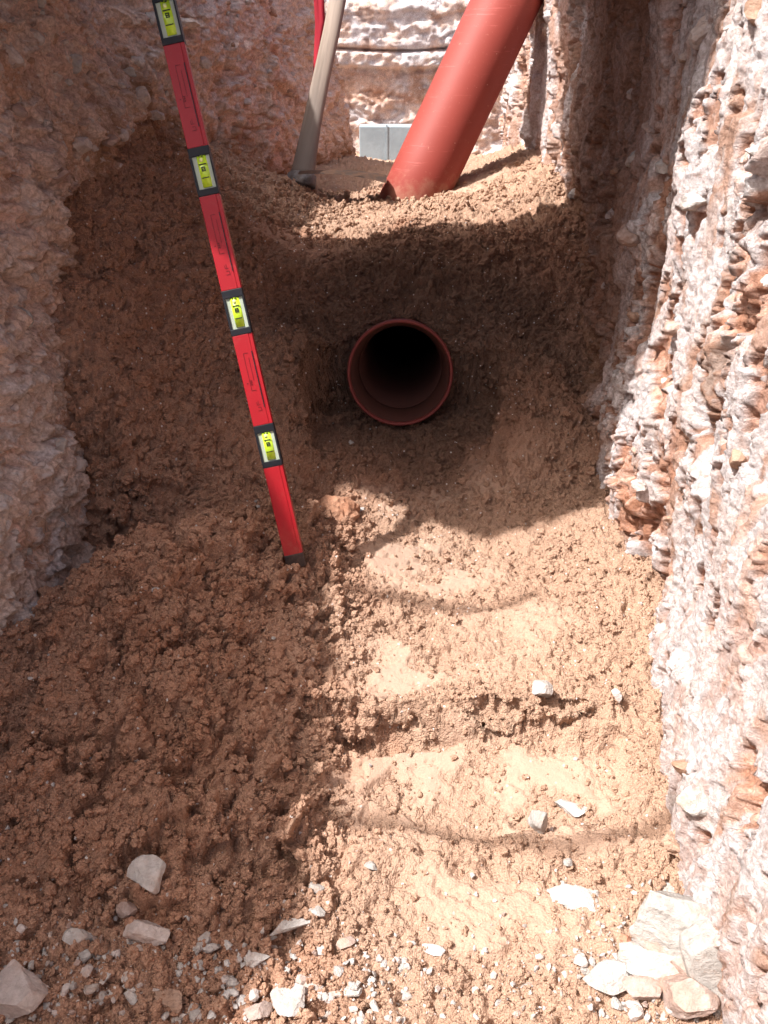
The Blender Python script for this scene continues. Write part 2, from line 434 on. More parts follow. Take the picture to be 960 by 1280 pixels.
def rows(segs):
    out = []
    for a, b, s0, s1 in segs:
        y = a
        while y < b:
            out.append(y); y += s0 + (s1-s0)*(y-a)/(b-a)
    out.append(segs[-1][1]); return np.array(out)
ys = rows([(-3.0, .3, .08, .03), (.3, .5, .01, .0036), (.5, 1.3, .0032, .0038), (1.3, 2.24, .0038, .0048), (2.24, 2.46, .0018, .0018),
           (2.46, 3.3, .005, .008), (3.3, 5.2, .011, .02), (5.2, 7.6, .03, .05)])
NC = 600
tt = np.linspace(0, 1, NC)
def half(y): return .97 + 3.0*sst(5.05, 5.7, y)
GX = np.empty((len(ys), NC)); GY = np.repeat(ys[:, None], NC, 1)
for i, y in enumerate(ys): GX[i] = -half(y) + tt*(half(y)*2 - .12)
x = GX.ravel(); y = GY.ravel()
z = ground_h(x, y)
# normals of the smooth form
Z = z.reshape(GX.shape)
dzx = np.gradient(Z, axis=1)/np.gradient(GX, axis=1)
dzy = np.gradient(Z, axis=0)/np.gradient(GY, axis=0)
N = np.stack([-dzx.ravel(), -dzy.ravel(), np.ones(len(x))], 1); N /= np.linalg.norm(N, axis=1)[:, None]
P = np.stack([x, y, z], 1)
sm = trod(x, y); rough = 1 - .93*sm
near_gravel = 1 - sst(.62, .80, y)
Pw = P + .012*np.stack([perlin(P*16, 1), perlin(P*16, 2), perlin(P*16, 3)], 1)
zone = np.clip(.55 + 1.1*fbm(P*4.5, 2, 9), .25, 1.25)
zone = zone*np.where(y < 1.7, 1.0, .85)
zone = zone*(1-.48*sst(-.12, .02, x)*(1-sst(1.7, 1.9, y)))
heap = (1-sst(-.15, -.02, x))*(1-sst(1.6, 1.9, y))*sst(.6, .8, y)
zone = zone*(1+.35*heap)
bil = lambda f, sd: np.abs(perlin(Pw*f + 3.3, sd))
open_floor = sst(-.12, .02, x)*(1-sst(1.7, 1.9, y))
pit = sst(.06, .26, fbm(Pw*12, 4, 45, .6)); pit2 = sst(.08, .26, fbm(P*np.array([30, 34, 30]), 3, 46, .6)); pit3 = sst(.10, .28, fbm(P*70, 2, 47, .6))
dip = .65*heap*lumps(P + (Pw-P)*.5, 12, 30, .30) + .62*lumps(P + (Pw-P)*.5, 25, 31, .30) + .8*lumps(P, 48, 32, .5) + .9*lumps(P, 88, 33, .7) + .8*lumps(P, 160, 34, .85) + .010*bil(24, 36)
d = rough*zone*(dip*(1-.68*open_floor) - .010 + .012*fbm(P*16, 3, 40)) - rough*((.016+.014*heap)*pit*(1-.4*open_floor) + .010*pit2*(.5+.5*open_floor) + .005*pit3)
d = d + (.010*perlin(P*5, 41) + .004*perlin(P*13, 42))*(1-.6*sm) + .0012*perlin(P*60, 43) - .006*(1-rough)*sst(.28, .36, fbm(P*np.array([22, 40, 22]), 3, 48))
P2 = P + N*d[:, None]
P2[:, :2] += (rough*zone*.0022)[:, None]*np.stack([perlin(P*45, 51), perlin(P*45, 52)], 1)
def in_pipe(p):
    return ((p[:, 0]-.047-(p[:, 1]-2.25)*.035)**2 + (p[:, 2]-.272+(p[:, 1]-2.25)*.19)**2 < .146**2) & (p[:, 1] > 2.20) & (p[:, 1] < 3.4)
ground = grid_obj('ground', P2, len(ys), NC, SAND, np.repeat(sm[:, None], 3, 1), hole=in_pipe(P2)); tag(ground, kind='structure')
GROUND_Z = P2[:, 2].reshape(GX.shape)
def gz(px, py):
    i = int(np.clip(np.searchsorted(ys, py), 1, len(ys)-1))
    t = (px + half(py))/(half(py)*2 - .12); j = int(np.clip(round(t*(NC-1)), 0, NC-1))
    return float(GROUND_Z[i, j])

# ------------------------------------------------------------------ rock walls
def wall_path(pts, step):
    pts = np.array(pts, float); seg = np.linalg.norm(np.diff(pts, axis=0), axis=1); s = np.concatenate([[0], np.cumsum(seg)])
    S = [0.0]
    while S[-1] < s[-1]:
        q = np.interp(S[-1], s, pts[:, 1]); qx = np.interp(S[-1], s, pts[:, 0]); S.append(S[-1] + step(qx, q))
    S[-1] = s[-1]; S = np.array(S)
    # rounded polyline
    def at(v):
        o = 0
        for k, wgt in ((-.10, .2), (-.05, .2), (0, .2), (.05, .2), (.10, .2)):
            o = o + wgt*np.stack([np.interp(v+k, s, pts[:, 0]), np.interp(v+k, s, pts[:, 1])], 1)
        return o
    Q = at(S); T = at(S+.02)-at(S-.02); T /= np.linalg.norm(T, axis=1)[:, None]
    return S, Q, T
ROCK_COL = {k: np.array(v) for k, v in dict(white=(.70, .66, .66), pink=(.80, .54, .43), tan=(.70, .46, .33), cream=(.86, .67, .56),
            orange=(.50, .25, .155), brown=(.42, .255, .18), grey=(.60, .55, .51)).items()}
def lerp(a, b, t): return a*(1-t)[:, None] + b*t[:, None]
def rock_wall(name, pts, zs, lean, step, style, side):
    S, Q, T = wall_path(pts, step)
    nrm = np.stack([T[:, 1], -T[:, 0]], 1)*side            # points into the trench
    nr, nc = len(S), len(zs)
    X = np.repeat(Q[:, 0:1], nc, 1); Y = np.repeat(Q[:, 1:2], nc, 1); Zz = np.repeat(zs[None, :], nr, 0)
    nx = np.repeat(nrm[:, 0:1], nc, 1); ny = np.repeat(nrm[:, 1:2], nc, 1)
    off = -lean*(Zz-.5); X = X + nx*off; Y = Y + ny*off
    P = np.stack([X.ravel(), Y.ravel(), Zz.ravel()], 1); n3 = np.stack([nx.ravel(), ny.ravel(), np.zeros(nr*nc)], 1)
    d, c, tang = style(P)
    top = sst(1.38, 1.50, P[:, 2]); d = d*(1-.6*top)
    P = P + n3*d[:, None]
    if tang is not None: P = P + tang
    o = grid_obj(name, P, nr, nc, ROCK_R if side < 0 else ROCK, c, flip=(side < 0)); tag(o, kind='structure')
    return o, P, n3, nr, nc

def warp(P, f, a, sd):
    return P + a*np.stack([perlin(P*f, sd), perlin(P*f, sd+1), perlin(P*f, sd+2)], 1) + a*.45*np.stack([perlin(P*f*2.7, sd+3), perlin(P*f*2.7, sd+4), perlin(P*f*2.7, sd+5)], 1)
def put(c, k, m): return c*(1-m)[:, None] + ROCK_COL[k]*m[:, None]
def slump(P, c, h, m):
    """sand that has run down and sticks to the foot of the face"""
    g = (P[:, 2]-base_h(P[:, 0], P[:, 1]) + .12*fbm(P*7, 3, 301))/h
    k = m*(1-sst(.25, 1.0, g))*.92
    return c*(1-k)[:, None] + np.array((.42, .245, .155))*k[:, None]
def style_left(P):
    y, z = P[:, 1], P[:, 2]
    Pw = warp(P, 8, .035, 61)
    A = Pw*np.array([1, .75, 1.5])
    b1, r1, e1 = blocks(A, 4, 64, .08); b2, r2, e2 = blocks(A, 11, 65, .12); b3, r3, e3 = blocks(A, 27, 66, .18); b4, r4, e4 = blocks(warp(P, 30, .006, 160)*np.array([1, .8, 1.4]), 62, 67, .25)
    soft = sst(-.08, .22, fbm(P*np.array([3, 3, 2.0]), 3, 68))      # crumbly soil between the beds
    nearm = 1 - sst(1.5, 2.2, y + .25*perlin(P*4, 78))
    rg = np.abs(perlin(P*np.array([17, 14, 24]), 79)); rg2 = np.abs(perlin(P*np.array([40, 34, 52]), 80))
    d = .045*perlin(P*2.2, 69) + .036*b1 + .026*b2*(1-.4*soft) + .015*b3 + .0075*b4 - .022*soft
    d = d - .020*(.3-rg)*(.4+.6*nearm) - .010*(.3-rg2) + .008*fbm(P*np.array([26, 26, 5]), 2, 70) + .0045*fbm(P*70, 3, 71, .7)
    band = np.abs(z - (1.00 + .13*np.sin(y*2.4) + .08*perlin(P*4, 72)))
    d = d + .03*np.exp(-(band/.05)**2)*sst(1.6, 2.0, y)
    m = fbm(P*5, 3, 73)
    c = lerp(ROCK_COL['pink'], ROCK_COL['tan'], sst(-.25, .25, m))
    c = put(c, 'cream', nearm*.8*sst(-.45, .05, fbm(P*7, 3, 74)))
    c = put(c, 'cream', .8*(r2 > .72)); c = put(c, 'grey', .45*(r1 > .82)*(r3 > .25))
    c = put(c, 'orange', .32*soft*sst(-.1, .35, fbm(P*11, 3, 75))*(1-.5*nearm))
    c = put(c, 'orange', .5*(r3 < .13)); c = put(c, 'white', .65*(r3 > .84)); c = put(c, 'cream', .6*(r4 > .80)); c = put(c, 'brown', .30*(r4 < .14))
    c = put(c, 'grey', .3*sst(.15, .35, fbm(P*np.array([9, 9, 4]), 2, 176)))
    c = put(c, 'tan', .2*(1-nearm)*sst(-.4, .1, m)); c = put(c, 'cream', .45*(1-nearm)*sst(-.35, .25, fbm(P*np.array([10, 10, 5]), 3, 340))); c = slump(P, c, .10, 1-nearm)
    tang = .008*np.stack([0*y, perlin(P*28, 76), perlin(P*28, 77)], 1) + .004*np.stack([0*y, perlin(P*70, 176), perlin(P*70, 177)], 1)
    return d, c, tang
def style_right(P):
    y, z = P[:, 1], P[:, 2]
    Pw = warp(P, 8, .035, 81)
    A = Pw*np.array([1, 1.35, .7])
    b1, r1, e1 = blocks(A, 4.5, 84, .08); b2, r2, e2 = blocks(A, 13, 85, .12); b3, r3, e3 = blocks(A, 30, 86, .18); b4, r4, e4 = blocks(warp(P, 30, .006, 180)*np.array([1, 1.2, .8]), 66, 87, .25)
    zone = fbm(P*np.array([3.6, 3.6, 2.6]), 3, 88)
    nearm = 1 - sst(1.85, 2.2, y + .15*perlin(P*5, 95)); farm = sst(2.75, 3.1, y)
    smear = sst(-.10, .08, fbm(P*np.array([4, 4, 1.6]), 3, 89) + .55*(1-sst(.15, .60, z))*(1-sst(1.25, 1.6, y)) + .09)      # lime plastered flat by the bucket
    hw = fbm(P*np.array([6, 6, 4.5]), 5, 90, .6) + .50*np.exp(-((y-1.52)/.15)**2 - ((z-.52)/.20)**2) - .16*smear
    hole = sst(.28, .33, hw)                                        # broken out down to the orange earth, with sharp rims
    hw2 = fbm(warp(P, 10, .02, 310)*np.array([15, 17, 7.5]), 4, 94, .62) - .04*smear
    chips = sst(.215, .26, hw2)
    streak = perlin(P*np.array([30, 30, 2.6]), 91); streak2 = np.abs(perlin(P*np.array([60, 60, 6]), 191))
    low = (1-sst(.30, .55, z + .12*perlin(P*3, 320)))*(1-sst(1.2, 1.5, y)); smear = np.maximum(smear, low)
    chips = chips*(1-.6*low); ro = 1-.88*smear
    d = .05*perlin(P*2.4, 92) + (.5+.5*ro)*.055*b1 + ro*(.034*b2 + .009*b3 + .004*b4) + (.012*streak + .007*streak2)*smear
    d = d + .010*smear - .024*hole*(.6+.4*sst(.25, .6, hw)) - .012*chips
    d = d + (.003+.004*ro)*fbm(P*np.array([30, 30, 14]), 3, 93, .6) - .007*ro*(.3-np.abs(perlin(P*np.array([22, 22, 12]), 192))) + .004*fbm(P*75, 3, 193, .7)
    c = lerp(ROCK_COL['pink']*(.54+.25*farm+.22*nearm)[:, None], ROCK_COL['brown']*.85, .75*sst(-.3, .3, zone))  # shaded middle painted darker and browner than the sunlit near and far wall
    w = nearm*sst(-.28, .04, fbm(P*np.array([13, 13, 5]), 3, 96, .6) + .22*smear + .15*(r2-.4)) + farm*.9*sst(-.18, .12, perlin(P*np.array([9, 9, 4]), 97))
    w = np.maximum(w, (.13+.32*nearm)*sst(.05, .3, fbm(P*np.array([16, 16, 7]), 2, 98)))
    c = lerp(c, ROCK_COL['white'], np.clip(w, 0, .97))
    c = put(c, 'pink', .18*smear*nearm*sst(-.1, .3, fbm(P*np.array([7, 7, 3]), 2, 302)))
    c = put(c, 'pink', .55*(r3 > .84)*nearm*ro); c = put(c, 'grey', .35*(r3 < .12)*nearm)
    h2 = np.clip(hole*.95 + .85*chips, 0, .95)*(nearm*.97 + .35*(1-nearm))
    c = put(c, 'orange', h2)
    c = put(c, 'brown', chips*.45*sst(-.2, .2, fbm(P*6, 2, 311)))
    c = put(c, 'pink', hole*nearm*.7*(r4 > .62))
    c = slump(P, c, .14, (1-nearm)*(1-farm))
    tang = (.3+.7*ro)[:, None]*.009*np.stack([0*y, perlin(P*26, 99), .4*perlin(P*26, 100)], 1) + .004*np.stack([0*y, perlin(P*65, 199), perlin(P*65, 200)], 1)
    return d, c, tang
def style_far(P):
    z = P[:, 2]
    A = P*np.array([.8, 1, 1.4])
    b1, r1, e1 = blocks(A, 3.5, 111, .08); b2, r2, e2 = blocks(A, 9, 112, .12); b3, r3, e3 = blocks(A, 22, 113, .2)
    w = .04*perlin(P*np.array([1.5, 1.5, 1]), 115)
    d = .03*b1 + .03*b2 + .018*b3 + .012*fbm(P*20, 2, 114) + .07*sst(.99, 1.01, z+w) - .08*np.exp(-((z+w-1.12)/.012)**2)
    bandc = sst(.72, .78, z+w)*(1-sst(.93, .99, z+w))
    c = lerp(ROCK_COL['white']*np.ones((len(z), 1)), ROCK_COL['cream'], .7*sst(-.2, .2, fbm(P*6, 3, 116)))
    c = lerp(c, ROCK_COL['tan'], .75*bandc*sst(-.5, .0, perlin(P*7, 117)))
    c = lerp(c, ROCK_COL['orange'], .55*bandc*sst(.0, .3, perlin(P*np.array([4, 4, 9]), 118)))
    c = lerp(c, ROCK_COL['brown'], .6*sst(.22, .4, perlin(P*8, 119)))
    return d, c, None
zf = np.concatenate([np.arange(-.06, 1.34, .0040), np.arange(1.34, 1.50, .012), [1.51]])
def stp(x, y):
    if y < -.2 or abs(x) > 1.5: return .07
    if y < .35: return .015
    if y < 2.9: return .0040 + .0015*max(0, (y-.8))/2
    return .008 + .006*(y-2.9)
LP = [(-1.15, -3.2), (-1.05, -.5), (-.95, .15), (-.80, .34), (-.77, .9), (-.75, 1.3), (-.77, 1.7), (-.71, 2.1), (-.65, 2.6), (-.52, 3.1), (-.42, 3.5),
      (-.34, 4.0), (-.24, 4.6), (-.13, 5.1), (-.20, 5.3), (-.8, 5.5), (-4.2, 5.6)]
RP = [(.5, -3.2), (.44, -.5), (.43, .3), (.455, .6), (.505, 1.0), (.565, 1.35), (.57, 1.7), (.615, 2.2), (.66, 2.9), (.65, 3.5), (.63, 4.3), (.66, 5.0), (.9, 5.3), (4.2, 5.45)]
wall_l, PL, NL, nrl, ncl = rock_wall('rock_wall_left', LP, zf, .20, stp, style_left, 1)
wall_r, PR, NR, nrr, ncr = rock_wall('rock_wall_right', RP, zf, .0, stp, style_right, -1)
zfar = np.arange(.2, 1.52, .012)
wall_f, PF, NF, nrf, ncf = rock_wall('rock_wall_far', [(-4.2, 7.0), (-1.5, 7.0), (1.5, 7.05), (4.2, 7.0)], zfar, .06,
                                     lambda x, y: .014 if abs(x) < 1.0 else .06, style_far, 1)

# the land above the trench: one sheet with the trench left open
def land():
    xs = [-400, -60, -12, -4.2, 4.2, 12, 60, 400]
    V, F = [], []
    def quad(a, b, c, d_):
        i = len(V); V.extend([a, b, c, d_]); F.append((i, i+1, i+2, i+3))
    zt = 1.50
    def strip(edge, xo):
        for (x0, y0), (x1, y1) in zip(edge[:-1], edge[1:]):
            quad((xo, y0, zt), (x0, y0, zt), (x1, y1, zt), (xo, y1, zt))
    le = [(-(-px)-.2 if False else px-.20, py) for px, py in LP if py <= 5.2]
    re_ = [(px, py) for px, py in RP if py <= 5.1]
    le.append((-.5, 5.5)); re_.append((.95, 5.45))
    strip(le, -4.2); strip(re_, 4.2)
    quad((-4.2, 5.5, zt), (-.5, 5.5, zt), (-.6, 5.6, zt), (-4.2, 5.75, zt))
    quad((.95, 5.45, zt), (4.2, 5.45, zt), (4.2, 5.6, zt), (.95, 5.5, zt))
    quad((-400, -400, zt), (400, -400, zt), (400, -3.2, zt), (-400, -3.2, zt))
    quad((-400, 7.05, zt), (400, 7.05, zt), (400, 400, zt), (-400, 400, zt))
    quad((-400, -3.2, zt), (-4.2, -3.2, zt), (-4.2, 7.05, zt), (-400, 7.05, zt))
    quad((4.2, -3.2, zt), (400, -3.2, zt), (400, 7.05, zt), (4.2, 7.05, zt))
    # closed ends of the trenches
    quad((-1.4, -3.2, -.2), (.8, -3.2, -.2), (.8, -3.2, zt), (-1.4, -3.2, zt))
    quad((-4.2, 5.5, 0), (-4.2, 7.1, 0), (-4.2, 7.1, zt), (-4.2, 5.5, zt))
    quad((4.2, 5.4, 0), (4.2, 7.1, 0), (4.2, 7.1, zt), (4.2, 5.4, zt))
    return tag(mesh_obj('terrain', V, F, EARTH, smooth=False), kind='structure')
land()

# ------------------------------------------------------------------ stones: a faceted lump, cut by planes
def rock_verts(seed, sub=2, cuts=9, flat=(1, 1, 1), rough=.03, depth=(.38, .72)):
    cuts += 3
    rr = random.Random(seed); bm = bmesh.new(); bmesh.ops.create_icosphere(bm, subdivisions=sub, radius=1)
    planes = []
    for _ in range(cuts):
        n = Vector((rr.gauss(0, 1), rr.gauss(0, 1), rr.gauss(0, 1))).normalized(); planes.append((n, rr.uniform(*depth)))
    for v in bm.verts:
        for n, dd in planes:
            k = v.co.dot(n)
            if k > dd: v.co -= n*(k-dd)
        q = v.co*2.3 + Vector((seed*1.7, 0, 0))
        v.co += v.co.normalized()*mnoise.noise(q)*rough*2 + v.co.normalized()*mnoise.noise(q*3)*rough
        v.co = Vector((v.co.x*flat[0], v.co.y*flat[1], v.co.z*flat[2]))
    return bm
def rock_mesh(name, seed, mat, **k):
    bm = rock_verts(seed, **k)
    for v in bm.verts: v.co *= 1.3
    me = bpy.data.meshes.new(name); bm.normal_update(); bm.to_mesh(me); bm.free()
    me.materials.append(mat); return me
def place(me, name, loc, rot, scl, parent=None):
    o = bpy.data.objects.new(name, me); COL.objects.link(o)
    o.location = loc; o.rotation_euler = rot; o.scale = scl if hasattr(scl, '__len__') else (scl,)*3
    if parent: o.parent = parent
    return o

# stones bedded in the walls: each one a part of its wall
def bed_stones(wall, P, N, count, ymin, ymax, zmin, zmax, mats, size, seed):
    rr = random.Random(seed)
    meshes = [rock_mesh('bedded_stone', seed*10+i, mats[i % len(mats)], sub=3, cuts=8, rough=.07, flat=(1, .85, .7), depth=(.58, .88)) for i in range(9)]
    ok = np.where((P[:, 1] > ymin) & (P[:, 1] < ymax) & (P[:, 2] > zmin) & (P[:, 2] < zmax))[0]
    done = []
    tries = 0
    while len(done) < count and tries < count*20:
        tries += 1
        i = ok[rr.randrange(len(ok))]; p = Vector(P[i]); n = Vector(N[i])
        if p.z < float(base_h([p.x], [p.y])[0])+.03: continue
        s = size[0]*(size[1]/size[0])**(rr.random()**1.6)
        if any((p-q).length < (s+t)*.9 for q, t in done): continue
        done.append((p, s))
        place(meshes[rr.randrange(9)], 'stone', p - n*s*.24, (rr.uniform(-.5, .5), rr.uniform(-.6, .6), rr.uniform(0, 6.3)), (s, s, s*rr.uniform(.7, 1.1)), wall)
bed_stones(wall_l, PL, NL, 290, .9, 4.2, .2, 1.4, [ST_PINK, ST_PALE, ST_WHITE, ST_BROWN, ST_PALE], (.008, .034), 3)
bed_stones(wall_r, PR, NR, 90, .5, 4.8, .08, 1.4, [ST_PINK, ST_WHITE, ST_PALE, ST_BROWN, ST_PALE], (.009, .030), 4)

# ------------------------------------------------------------------ crumbs and gravel scattered as stuff (geometry nodes)
def scatter(name, pts, rots, scls, idxs, meshes, kind='stuff'):
    tc = bpy.data.collections.new(name + '_kinds')
    for i, me in enumerate(meshes): tc.objects.link(bpy.data.objects.new(name + '_%02d' % i, me))
    me = bpy.data.meshes.new(name); me.vertices.add(len(pts)); me.vertices.foreach_set('co', np.asarray(pts, np.float32).ravel())
    for nm, ty, arr, fld in (('rot', 'FLOAT_VECTOR', rots, 'vector'), ('scl', 'FLOAT_VECTOR', scls, 'vector'), ('pick', 'INT', idxs, 'value')):
        a = me.attributes.new(nm, ty, 'POINT'); a.data.foreach_set(fld, np.asarray(arr).ravel().astype(np.int32 if ty == 'INT' else np.float32))
    o = bpy.data.objects.new(name, me); COL.objects.link(o); tag(o, kind=kind)
    ng = bpy.data.node_groups.new(name, 'GeometryNodeTree')
    ng.interface.new_socket('Geometry', in_out='INPUT', socket_type='NodeSocketGeometry')
    ng.interface.new_socket('Geometry', in_out='OUTPUT', socket_type='NodeSocketGeometry')
    n = ng.nodes; L = ng.links
    gi = n.new('NodeGroupInput'); go = n.new('NodeGroupOutput'); ci = n.new('GeometryNodeCollectionInfo')
    ci.inputs['Collection'].default_value = tc; ci.inputs['Separate Children'].default_value = True; ci.inputs['Reset Children'].default_value = True
    ip = n.new('GeometryNodeInstanceOnPoints'); ip.inputs['Pick Instance'].default_value = True
    def att(nm, t):
        a = n.new('GeometryNodeInputNamedAttribute'); a.data_type = t; a.inputs['Name'].default_value = nm; return a.outputs['Attribute']
    e2r = n.new('FunctionNodeEulerToRotation')
    L.new(gi.outputs[0], ip.inputs['Points']); L.new(ci.outputs[0], ip.inputs['Instance'])
    L.new(att('pick', 'INT'), ip.inputs['Instance Index']); L.new(att('rot', 'FLOAT_VECTOR'), e2r.inputs[0]); L.new(e2r.outputs[0], ip.inputs['Rotation'])
    L.new(att('scl', 'FLOAT_VECTOR'), ip.inputs['Scale']); L.new(ip.outputs[0], go.inputs[0])
    mod = o.modifiers.new('scatter', 'NODES'); mod.node_group = ng
    return o
rng = np.random.default_rng(11)
def sample_ground(n, ylo, yhi, weight):
    """random points of the displaced ground, thinned by a weight"""
    P3 = P2; ok = np.where((y > ylo) & (y < yhi))[0]
    # grid cells shrink near the camera, so points from the grid alone follow the picture's own detail
    c = rng.choice(ok, size=n*3); w = weight(x[c], y[c]); keep = rng.random(len(c)) < w
    c = c[keep]; c = c[~in_pipe(P3[c])][:n]
    return P3[c] + np.stack([rng.uniform(-.003, .003, len(c)), rng.uniform(-.003, .003, len(c)), np.zeros(len(c))], 1), c
inside = lambda X, Y: (X > -.95) & (X < .80)
def clod_mesh(seed):
    """a crumb of moist sand: grains and small lumps stuck together like a cauliflower"""
    rr = random.Random(900+seed); bm = bmesh.new(); bmesh.ops.create_icosphere(bm, subdivisions=4, radius=1)
    kn = [(Vector((rr.gauss(0, 1), rr.gauss(0, 1), rr.gauss(0, 1))).normalized(), rr.uniform(.25, .6)) for _ in range(26)]
    for v in bm.verts:
        n0 = v.co.normalized(); h = 0
        for kd, kr in kn:
            a = (n0-kd).length
            if a < kr: h = max(h, math.sqrt(kr*kr-a*a)*.75)
        q = n0*1.5 + Vector((seed*3.1, 0, 0))
        v.co = n0*(.68 + h + mnoise.noise(q)*.35 + mnoise.noise(q*7)*.10)
    me = bpy.data.meshes.new('sand_clod'); bm.to_mesh(me); bm.free()
    me.polygons.foreach_set('use_smooth', [True]*len(me.polygons)); me.materials.append(CLOD); return me
def wclod(X, Y):
    s = trod(X, Y); k = np.clip(.5 + 1.2*fbm(np.stack([X*5, Y*5, X*0], 1), 2, 131), .06, 1)
    hp = (1-sst(-.12, .0, X))*(1-sst(1.6, 1.9, Y)); op = sst(-.12, .0, X)*(1-sst(1.7, 1.9, Y))
    return np.clip((1-s)**1.5*(k + .5*hp)*(1-.35*op), 0.035, 1)*inside(X, Y)
pc, ci_ = sample_ground(100000, .42, 3.6, wclod)
n = len(pc); on_heap = (pc[:, 0] < -.08) | (pc[:, 1] > 1.8)
s = .0017*np.where(on_heap, 6.5, 4.5)**(rng.random(n)**np.where(on_heap, 3.2, 4.5))*np.clip(.75+.35*pc[:, 1], .8, 1.5)
scl = np.stack([s, s*rng.uniform(.75, 1.1, n), s*rng.uniform(.6, .95, n)], 1)
pc[:, 2] += s*.10
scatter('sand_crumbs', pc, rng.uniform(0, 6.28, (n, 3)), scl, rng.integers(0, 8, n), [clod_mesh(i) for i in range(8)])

def wgrav(X, Y):
    g = (1-sst(.56, .82, Y + .10*perlin(np.stack([X*7, Y*7, X*0+2], 1), 141)))*(.25+.75*sst(-.1, .25, perlin(np.stack([X*9, Y*9, X*0], 1), 142)))
    g = g*(.35 + .65*(1-sst(-.05, .12, X)) + .9*sst(.25, .36, X))
    return np.clip(g + .004, 0, 1)*inside(X, Y)
pg, _ = sample_ground(15000, .38, 1.9, wgrav)
n = len(pg); s = .0015*(4.6)**(rng.random(n)**2.6)
gm = [rock_mesh('gravel_chip', 200+i, [ST_WHITE, ST_WHITE, ST_PALE, ST_WHITE, ST_PINK, ST_PALE][i % 6], sub=1, cuts=7, rough=.1) for i in range(12)]
pg[:, 2] += s*.35
scatter('gravel', pg, rng.uniform(0, 6.28, (n, 3)), np.stack([s, s*rng.uniform(.6, 1, n), s*rng.uniform(.45, .8, n)], 1), rng.integers(0, 12, n), gm)

# ------------------------------------------------------------------ loose stones one can point to
def pix(px, py, zz):
    r = (px-480)/1000; u = (640-py)/1000
    D = Vector((r, .8660+.5*u, -.5+.8660*u)); k = (zz-CAM_Z)/D.z
    return D.x*k, D.y*k
def pix_ground(px, py):
    zz = .03
    for _ in range(6):
        X, Y = pix(px, py, zz); zz = gz(X, Y)
    return X, Y, zz
def loose(px, py, w, h, mat, label, seed, flat=.6, rotz=None, tilt=(0, 0), cuts=11, sub=3, sink=.42, group=None, lift=0, rough=.03):
    X, Y, Z0 = pix_ground(px, py)
    dist = math.sqrt(X*X + Y*Y + (CAM_Z-Z0)**2)*.93
    a = w/2000*dist*1.12; b = h/2000*dist*1.18
    me = rock_mesh('stone', seed, mat, sub=sub+(1 if w > 30 else 0), cuts=cuts, rough=rough)
    o = place(me, 'stone', (X, Y, Z0 + b*flat*(1-sink) + lift), (tilt[0], tilt[1], R.uniform(-.3, .3) if rotz is None else rotz), (a, b, b*flat))
    return tag(o, label, 'stone', group)
loose(862, 1172, 116, 62, ST_GREY, 'big pale grey rock lying behind the upright slab against the right wall', 301, flat=.7, rotz=-.15, tilt=(.3, .1), cuts=6, lift=.012)
loose(902, 1228, 72, 118, ST_GREY, 'smooth grey slab standing on edge in the stone pile by the right wall', 302, flat=.45, rotz=.12, tilt=(.85, -.1), cuts=6, lift=.035)
loose(765, 1224, 56, 30, ST_WHITE, 'bright white oval stone at the left end of the pile by the right wall', 303, flat=.7)
loose(822, 1206, 72, 46, ST_WHITE, 'white jagged rock in the middle of the pile beside the big grey rock', 304, flat=.7, rotz=.3, cuts=8)
loose(806, 1242, 38, 24, ST_PINK, 'small pink wedge stone in front of the white jagged rock', 305, flat=.8, cuts=7)
loose(850, 1252, 54, 40, ST_PINK, 'large pink broken stone leaning left of the upright grey slab', 306, flat=.8, rotz=-.7, cuts=7, lift=.008)
loose(853, 1216, 34, 32, ST_PINK, 'pink stone wedged between the white rock and upright grey slab', 307, flat=.8, cuts=7, lift=.010)
loose(783, 1180, 16, 16, ST_RED, 'dark red pebble at the back of the pile by the right wall', 308, flat=.8, sub=2)
loose(915, 1262, 26, 24, ST_BROWN, 'brown stone under the right edge of the upright grey slab', 309, flat=.8, sub=2)
loose(670, 1036, 28, 28, ST_GREY, 'rounded grey stone alone on the smooth sunlit sand', 310, flat=.85, cuts=12, sink=.1)
loose(716, 1015, 34, 20, ST_WHITE, 'flat white stone just right of the rounded grey stone', 311, flat=.5, cuts=8)
loose(680, 876, 24, 26, ST_WHITE, 'white rough stone at the back rim of the boot print', 312, flat=.9, cuts=9, sink=.0)
loose(771, 874, 14, 16, ST_WHITE, 'tiny white stone right of the boot print rim', 313, flat=.9, sub=2, sink=0)
loose(726, 1128, 52, 34, ST_WHITE, 'crumbling white lump half sunk in the sand before the stone pile', 314, flat=.35, cuts=9, rough=.14)
loose(828, 1118, 34, 22, ST_WHITE, 'white crumbly patch stone just above the pile by the right wall', 315, flat=.3, rough=.14)
loose(186, 1104, 34, 30, ST_WHITE, 'angular white chip standing out on the brown heap', 316, flat=.8, cuts=6, sink=0, tilt=(.3, .2))
loose(184, 1176, 38, 34, ST_PALE, 'pale pink stone in the gravel below the angular white chip', 317, flat=.8, cuts=8)
loose(14, 1246, 62, 54, ST_PALE, 'largest pale stone in the bottom left corner of the gravel', 318, flat=.75, cuts=8, rotz=.2)
loose(96, 1168, 26, 20, ST_WHITE, 'small white stone above the big corner stone', 319, flat=.7, cuts=7)
loose(157, 1142, 20, 20, ST_PINK, 'small pink stone between two pale stones on the heap foot', 320, flat=.8, cuts=7, sub=2)
loose(209, 1254, 34, 26, ST_BROWN, 'round brown stone among white gravel at the bottom', 321, flat=.75, cuts=12)
loose(317, 1204, 30, 20, ST_WHITE, 'white rounded stone on the edge of the lower sunlit patch', 322, flat=.7)
loose(362, 1172, 38, 18, ST_WHITE, 'flat white stone at the top of the lower sunlit patch', 323, flat=.5, cuts=7)
loose(362, 1252, 34, 24, ST_WHITE, 'bright white slab in the lower sunlit patch', 324, flat=.5, cuts=8)
